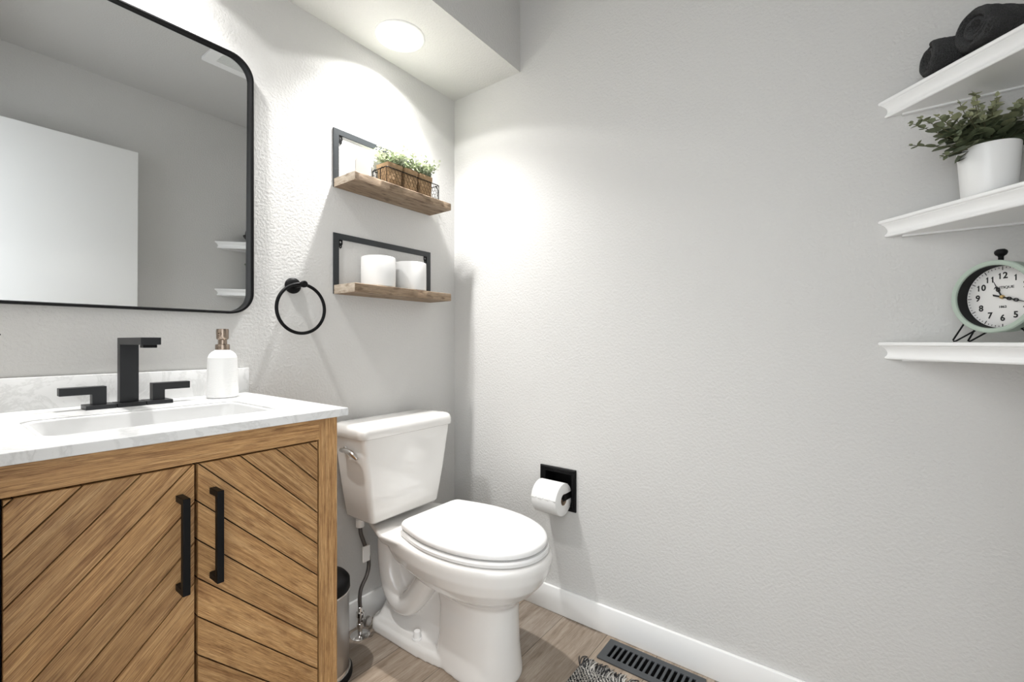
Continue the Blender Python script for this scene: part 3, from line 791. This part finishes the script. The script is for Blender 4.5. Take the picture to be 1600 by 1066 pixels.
# loose end of the paper
b = MB(); pts0 = []; n_ = 40
o_ = Vector((-.05, 0, .4545))
ringA, ringB = [], []
for i in range(n_ + 1):
    a = math.radians(60 + 122*i/n_); r_ = .0590 + .0006
    ringA.append((o_.x + r_*math.cos(a), r_, a))
rows = []
for rr_ in (.0590, .0600):
    rows.append(rr_)
ny = 20
top = [[None]*(ny+1) for _ in range(n_+1)]
for i in range(n_+1):
    for j in range(ny+1):
        y = -.604 + .106*j/ny
        a = math.radians(60) + math.radians(112)*i/n_ + (math.radians(3)*math.sin(j*1.1) + math.radians(2)*math.sin(j*2.3) if i == n_ else 0)
        r_ = .0592 + (.0010 if i == n_ else 0)
        top[i][j] = b.bm.verts.new((-.05 + r_*math.cos(a), y, .4545 + r_*math.sin(a)))
for i in range(n_):
    for j in range(ny): b.bm.faces.new((top[i][j], top[i+1][j], top[i+1][j+1], top[i][j+1]))
fl = b.build('loose_sheet', M['paper'], rt, angle=180)
sd = fl.modifiers.new('sol', 'SOLIDIFY'); sd.thickness = .0005

# ------------------------------------------------------------------ floor register
t = thing('floor_register', 'dark grey slotted floor vent beside the right wall baseboard', 'floor vent', ((VX0+VX1)/2, (VY0+VY1)/2, 0))
slots = []
ns = 15
for i in range(ns):
    yc = VY1 - .030 - (VY1 - VY0 - .060)*i/(ns - 1)
    slots.append([(VX0 + .024, yc - .0052), (VX1 - .022, yc - .0052), (VX1 - .022, yc + .0052), (VX0 + .024, yc + .0052)])
b = MB(); b.plate(rrect((VX0+VX1)/2, (VY0+VY1)/2, (VX1-VX0)/2, (VY1-VY0)/2, .004, 3), slots, XY(), .0002, .0045); b.build('grille', M['register'], t, smooth=False, bevel=.0012)
b = MB(); b.loft([[(VX0 + .016, VY0 + .022, z), (VX1 - .016, VY0 + .022, z), (VX1 - .016, VY1 - .022, z), (VX0 + .016, VY1 - .022, z)] for z in (.0002, -.075)], False, True); b.build('duct', M['duct'], t, smooth=False)

# ------------------------------------------------------------------ rug with fringe
RX0, RX1, RY0, RY1 = -1.10, -.208, -1.36, -.755
t = thing('fringed_rug', 'black and white woven rug with fringed edge beside the floor vent', 'rug', ((RX0+RX1)/2, (RY0+RY1)/2, 0))
b = MB(); b.box((RX0, RY0, .0004), (RX1, RY1, .009), .003, 2); b.build('rug_body', M['rug'], t)
b = NoRecalc(); lay = b.attr(); rnd = random.Random(5)
y = RY1 - .002
while y > RY1 - .40:
    for s_ in range(3):
        p = Vector((RX1 - .006, y + rnd.uniform(-.003, .003), .007)); 
        ang = rnd.gauss(0.12, .33); L_ = rnd.uniform(.038, .06)
        dv = Vector((math.cos(ang), math.sin(ang), 0)); pts = []
        bow = rnd.uniform(.002, .012); wob = rnd.uniform(-.006, .006)
        for k_ in range(6):
            f = k_/5
            pts.append(p + dv*L_*f + Vector((-dv.y, dv.x, 0))*wob*math.sin(pi*f) + Vector((0, 0, bow*math.sin(pi*f) - .0045*f)))
        nf = len(b.bm.faces); b.tube(pts, [.0016]*5 + [.001], 5)
        b.bm.faces.ensure_lookup_table(); c_ = 0 if rnd.random() < .38 else rnd.uniform(.6, 1)
        for f in b.bm.faces[nf:]:
            for lp in f.loops: lp[lay] = (c_, c_, c_, 1)
    y -= .0042
fo = b.build('fringe', M['rugfringe'], t, angle=180); fo['kind'] = 'stuff'

# ------------------------------------------------------------------ white corner shelves
def corner_shelf(zt, label):
    t = thing('corner_shelf', label, 'shelf', (-.08, -1.72, zt - .043), 'white corner shelves')
    prof = [(-.0012, .0), (.0004, -.0015), (.001, -.0045), (.0002, -.0075), (-.0020, -.0092), (-.0045, -.0098), (-.0045, -.0112), (-.0072, -.0135), (-.0104, -.0175), (-.0128, -.0225), (-.0138, -.0275), (-.0134, -.0315), (-.0118, -.0350), (-.0100, -.0368), (-.0092, -.0392), (-.0098, -.0415), (-.0116, -.043)]
    rings = []
    for o_, z in prof:
        # the moulding projects from the front edge; o_ is measured along each wall
        k = o_ * 1.25
        a_ = 1.500 - k
        rings.append([(-.0008, -a_, zt + z), (-.0008, YB + .0008, zt + z), (-(-YB - .0008 - a_), YB + .0008, zt + z)])
    b = MB(); b.loft(rings); 
    o = b.build('board', M['trim'], t, smooth=True, angle=28)
    b = MB()   # backing rail against the walls
    b.box((-.012, -1.545, zt - .047), (-.0008, YB + .0008, zt - .043)); b.box((-.26, YB + .012, zt - .047), (-.012, YB + .0008, zt - .043)); b.build('wall_rail', M['trim'], t, smooth=False)
    return t
ZS = (1.645, 1.343, 1.034)
corner_shelf(ZS[0], 'top white corner shelf, holding rolled charcoal towels')
corner_shelf(ZS[1], 'middle white corner shelf, holding the potted eucalyptus')
corner_shelf(ZS[2], 'bottom white corner shelf, holding the alarm clock')

# rolled towels
def towel_roll(c, axis, R, L, th, start, label):
    t = thing('rolled_towel', label, 'towel', c, 'rolled charcoal towels')
    ax_ = Vector(axis).normalized(); up = Vector((0, 0, 1)); sd_ = ax_.cross(up).normalized()
    c = Vector(c); n = 120; nr = 60
    base = c + up*(R*.90)
    def P(a, r, d):
        z_ = math.sin(a + start)*r*.95
        if z_ < -R*.80: z_ = -R*.80 + (z_ + R*.80)*.25
        p = base + ax_*(-d) + sd_*math.cos(a + start)*r + up*z_
        f_ = noise.noise(Vector((p.x*60, p.y*60, p.z*60)))*.0022 + noise.noise(Vector((p.x*230, p.y*230, p.z*230)))*.0011
        return p + (sd_*math.cos(a + start) + up*math.sin(a + start))*f_ - ax_*f_
    Ro = lambda a: R - th*.8*sm(min(1, a/(2*pi)*1.0)) if a < 2*pi*.985 else R - th*.8 + th*.8*((a/(2*pi) - .985)/.015)
    def face(a, r):
        spiral = R - th*a/(2*pi)
        q = (spiral - r)/th
        f = q - math.floor(q)
        lip = math.sqrt(max(0, 1 - (2*f - 1)**2))
        dep = .011*(1 - lip)
        if r < th*.75: dep = max(dep, .013*(1 - r/(th*.75))**.5)
        edge = max(0, r - (Ro(a) - .006))/.006
        return min(.016, dep*(1 - edge*.7)) + .006*edge*edge + .010*max(0, 1 - r/R)
    b = MB()
    angs = [2*pi*i/n for i in range(n)]
    rings = []
    for k in range(1, nr + 1):
        rings.append([P(a, Ro(a)*k/nr, face(a, Ro(a)*k/nr)) for a in angs])
    nl = 24
    for k in range(1, nl + 1): rings.append([P(a, Ro(a) + .0005, .008 + (L - .012)*k/nl) for a in angs])
    for k in range(1, 9):
        f = 1 - k/8; rings.append([P(a, Ro(a)*(.12 + .88*f), L - .004 + .004*math.sqrt(1 - f*f)) for a in angs])
    b.loft(rings)
    b.build('towel_cloth', M['towel'], t, angle=180)
    return t
towel_roll((-.080, -1.577, ZS[0] + .0015), (-.30, .95, 0), .0420, .125, .0150, 2.2, 'smaller charcoal rolled towel on the top corner shelf, nearest the right wall')
towel_roll((-.152, -1.642, ZS[0] + .0075), (-.55, .835, .0), .0490, .130, .0160, 3.4, 'larger charcoal rolled towel at the front of the top corner shelf')

# ------------------------------------------------------------------ potted eucalyptus
px_, py_ = -.103, -1.678
t = thing('potted_eucalyptus', 'artificial eucalyptus plant in white pot on the middle corner shelf', 'potted plant', (px_, py_, ZS[1]))
b = MB(); b.lathe([(.0, .0), (.040, .0), (.0425, .002), (.0455, .05), (.0490, .103), (.0485, .1055), (.047, .106), (.0455, .104), (.044, .09), (.0, .089)], (px_, py_, ZS[1] + .0005), n=64, cap0=False, cap1=False)
b.build('pot', M['whiteglaze'], t, angle=50)
f = NoRecalc(); lay = f.attr(); st = MB(); rnd = random.Random(42)
SR = Vector((.6, -.8, 0)); FWD = Vector((.8, .6, 0))     # rough right / away directions for spreading the sprays
spr = []
for sp in ((183, -4, .150, 0), (190, -14, .085, 0), (176, 16, .140, .01), (166, 30, .125, .01), (158, 42, .100, .01), (140, 55, .085, .01), (118, 68, .115, .01), (97, 76, .100, .01), (84, 70, .150, .01), (66, 58, .120, .01), (48, 48, .150, .01), (30, 40, .13, .01), (12, 25, .12, .01), (200, 6, .075, 0), (232, 30, .070, .01), (250, 45, .08, .01), (272, 30, .075, .01), (292, 50, .09, .01), (305, 25, .085, .01), (322, 40, .10, .01), (342, 30, .11, .01), (150, 25, .075, .01), (130, 40, .08, .01), (105, 50, .075, .01), (75, 40, .08, .01), (212, 45, .075, .01), (250, 66, .085, .01), (215, 66, .080, .01), (320, 66, .09, .01), (0, 66, .10, .01), (40, 20, .09, .01)):
    spr.append(sp)
for a, el, L_, lift in spr:
    a = math.radians(a + rnd.uniform(-5, 5)); el = math.radians(el)
    hd = SR*math.cos(a) + FWD*math.sin(a)*.55
    d0 = (hd*math.cos(el) + Vector((0, 0, math.sin(el)))).normalized()
    p = Vector((px_, py_, ZS[1] + .098)) + hd*.020
    pts = []
    bend = rnd.uniform(-.2, .3)
    for k_ in range(12):
        s_ = k_/11
        q = p + d0*L_*s_ + Vector((0, 0, 1))*(.012*min(s_*3, 1) + lift*s_) + Vector((0, 0, -bend*.05*s_*s_))
        q.x = min(q.x, -.012); q.y = max(q.y, YB + .014); q.z = min(q.z, ZS[0] - .062)
        pts.append(q)
    st.tube(pts, [.0014 - .0008*i/11 for i in range(12)], 5)
    for k_ in range(1, 12):
        s_ = k_/11; q = pts[k_]; tdir = (pts[min(k_+1, 11)] - pts[k_-1]).normalized()
        if k_ % 2 == 0 and s_ < .75: continue
        sz = (.0275 * (1 - s_)**.8 + .0080) * rnd.uniform(.85, 1.15)
        side = tdir.orthogonal().normalized(); side = Matrix.Rotation(k_*1.4 + a, 3, tdir) @ side
        for sg in (1, -1):
            dv = side*sg + tdir*rnd.uniform(.25, .8) + Vector((0, 0, rnd.uniform(-.1, .4)))
            if q.x + dv.normalized().x*sz > -.003: dv.x = -abs(dv.x)
            if q.y + dv.normalized().y*sz < YB + .004: dv.y = abs(dv.y)
            if q.z + dv.normalized().z*sz > ZS[0] - .052: dv.z = -abs(dv.z)*.3
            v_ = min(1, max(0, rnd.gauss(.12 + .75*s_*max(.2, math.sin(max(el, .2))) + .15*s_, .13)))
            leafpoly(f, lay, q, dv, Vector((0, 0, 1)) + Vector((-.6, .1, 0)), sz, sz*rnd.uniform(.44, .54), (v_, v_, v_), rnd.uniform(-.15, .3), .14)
    leafpoly(f, lay, pts[-1], d0, (0, 0, 1), .010, .0032, (.75, .75, .75))
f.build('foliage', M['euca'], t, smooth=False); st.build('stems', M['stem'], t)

# ------------------------------------------------------------------ alarm clock
cn = Vector((-.7071, .7071, 0)); cr = Vector((-.7071, -.7071, 0)); cu = Vector((0, 0, 1))   # out of the face, its right, up
CC = Vector((-.1448, -1.6748, 1.1285)) 
t = thing('alarm_clock', 'round mint green twin-numeral alarm clock on wire legs, bottom corner shelf', 'clock', (CC.x, CC.y, ZS[2]))
t['label'] = 'round mint green alarm clock with white dial on the bottom corner shelf'
RC = .0742
def CP(u, vv, w): return CC + cr*u + cu*vv + cn*w
prof = [(.0, -.048), (RC - .010, -.048), (RC - .003, -.045), (RC - .001, -.040), (RC - .001, -.006), (RC + .0005, -.004), (RC + .001, -.001), (RC - .001, .002), (RC - .005, .0025), (RC - .0085, .001), (RC - .0095, -.003)]
b = MB(); b.lathe(prof, CC, cn, 72, False, False); case = b.build('case', M['clockgreen'], t, angle=40)
b = MB(); b.lathe([(RC - .0094, -.002), (RC - .0094, -.0285), (RC - .0096, -.0290)], CC, cn, 72, False, False); b.build('inner_rim', M['blackflat'], t)
RD = RC - .0097
b = MB(); b.lathe([(RD, -.031), (RD, -.0285), (.0, -.0285)], CC, cn, 72, True, False); dial = b.build('dial', M['dial'], t, angle=30)
# numerals and lettering
def text_mesh(mb, s_, size, u, vv, w, bold=0., sx_=1.):
    cv = bpy.data.curves.new('txt', 'FONT'); cv.body = s_; cv.size = size; cv.align_x = 'CENTER'; cv.align_y = 'CENTER'; cv.extrude = .0002; cv.offset = bold; cv.resolution_u = 3
    ob = bpy.data.objects.new('txt', cv); COL.objects.link(ob)
    dg = bpy.context.evaluated_depsgraph_get()
    me = bpy.data.meshes.new_from_object(ob.evaluated_get(dg))
    bpy.data.objects.remove(ob); bpy.data.curves.remove(cv)
    m4 = Matrix.Identity(4)
    for i in range(3): m4[i][0] = cr[i]*sx_; m4[i][1] = cu[i]; m4[i][2] = cn[i]; m4[i][3] = CP(u, vv, w)[i]
    me.transform(m4); mb.bm.from_mesh(me); bpy.data.meshes.remove(me)
nb = NoRecalc()
def digit_one(mb, u, vv, w, H):
    # a grotesque figure one with a flag, which the text font lacks
    k = H
    pts = [(.10*k, -.5*k), (.10*k, .5*k), (.0, .5*k), (-.07*k, .38*k), (-.20*k, .30*k), (-.20*k, .17*k), (-.07*k, .23*k), (-.07*k, -.5*k)]
    mb.plate([(u + a_, vv + b_) for a_, b_ in pts], [], CP, w - .0002, w + .0002)
for h in range(1, 13):
    a = 2*pi*h/12; cu_, cv_ = .0440*math.sin(a), .0440*math.cos(a); H = .0125; wd = .0092
    st_ = str(h)
    for q_, ch in enumerate(st_):
        off = (q_ - (len(st_) - 1)/2)*wd
        if ch == '1': digit_one(nb, cu_ + off, cv_, -.0281, H)
        else: text_mesh(nb, ch, .0180, cu_ + off, cv_, -.0281, .0005, .92)
nb.build('numerals', M['ink'], t, smooth=False)
nb = NoRecalc(); text_mesh(nb, 'ANTIQUE', .0074, 0.002, .0195, -.0281, .0001, 1.08); nb.build('lettering', M['ink'], t, smooth=False)
nb = NoRecalc(); text_mesh(nb, '1862', .0066, .0, -.0205, -.0281, .00012, 1.05); nb.build('year_lettering', M['ink'], t, smooth=False)
b = MB()
for i in range(60):
    a = 2*pi*i/60; big = i % 5 == 0
    r0, r1 = (.0560, .0635) if big else (.0595, .0625); w = .0007 if big else .0005
    d_ = Vector((math.sin(a), math.cos(a))); n_2 = Vector((d_.y, -d_.x))
    ps = [d_*r0 + n_2*w, d_*r0 - n_2*w, d_*r1 - n_2*w, d_*r1 + n_2*w]
    b.loft([[CP(p.x, p.y, z) for p in ps] for z in (-.0284, -.0281)])
b.build('minute_track', M['ink'], t, smooth=False)
def hand(ang, L_, w0, z, tail, loop):
    a = math.radians(ang); d_ = Vector((math.sin(a), math.cos(a))); n_2 = Vector((d_.y, -d_.x)); b = MB()
    def P(s_, o_, zz): q = d_*s_ + n_2*o_; return CP(q.x, q.y, zz)
    def strip(pts):
        b.loft([[P(s_, o_, zz) for s_, o_ in pts] for zz in (z, z + .0007)])
    strip([(-tail, -w0*1.3), (-tail*.9, w0*1.3), (L_*.35, w0), (L_*.35, -w0)][::1])
    for cs in loop:
        ro, ri = .0036, .0018
        out = [(cs + ro*1.35*math.cos(k*pi/8), ro*math.sin(k*pi/8)) for k in range(16)]; inn = [(cs + ri*1.5*math.cos(k*pi/8), ri*math.sin(k*pi/8)) for k in range(16)]
        b.plate(out, [inn], P, z, z + .0007)
    strip([(L_*.35, -w0*.9), (L_*.35, w0*.9), (L_, .0003), (L_, -.0003)])
    return b
hand(-23, .036, .0013, -.0262, .004, (.0165,)).build('hour_hand', M['ink'], t, smooth=False)
hand(108, .050, .0013, -.0250, .016, (.014, .026)).build('minute_hand', M['ink'], t, smooth=False)
b = MB(); b.lathe([(.0042, -.0282), (.0042, -.0262), (.0032, -.0240), (.0, -.0235)], CC, cn, 24, True, False); b.build('hub', M['brass'], t)
b = MB(); b.lathe([(.0045, .0), (.0042, .010), (.0050, .012), (.0085, .0145), (.0102, .019), (.0096, .0230), (.006, .0262), (.0, .027)], CP(0, RC - .0015, -.024), cu, 28, True, False); b.build('knob', M['black'], t)
# wire legs: a bent wire on each side, two feet each
zf = ZS[2] - CC.z + .0022
for sg in (-1, 1):
    b = MB()
    pts = [CP(sg*.056, -.052, -.010), CP(sg*.0755, zf + .003, -.006), CP(sg*.0748, zf, -.0065), CP(sg*.071, zf + .001, -.008), CP(sg*.038, -.0665, -.018), CP(sg*.048, -.0600, -.030), CP(sg*.0685, zf + .001, -.036), CP(sg*.067, zf, -.037), CP(sg*.064, zf + .001, -.037), CP(sg*.030, -.0705, -.036)]
    b.tube(pts, .0017, 8); b.build('wire_leg', M['black'], t)

# ------------------------------------------------------------------ small black wall hook just inside the left frame edge
t = thing('wall_hook', 'small black hook at the left picture edge below the mirror', 'hook', (XL, -.70, 1.045))
b = MB(); b.lathe([(.0, 0), (.02, 0), (.02, .005), (.0, .006)], (XL, -.70, 1.045), (1, 0, 0), n=24, cap0=False, cap1=False); b.build('backplate', M['black'], t)
b = MB(); b.tube([(XL + .004, -.70, 1.040), (XL + .05, -.70, 1.038), (XL + .085, -.70, 1.041), (XL + .0935, -.70, 1.0465)], .0035, 10); b.build('arm', M['black'], t)
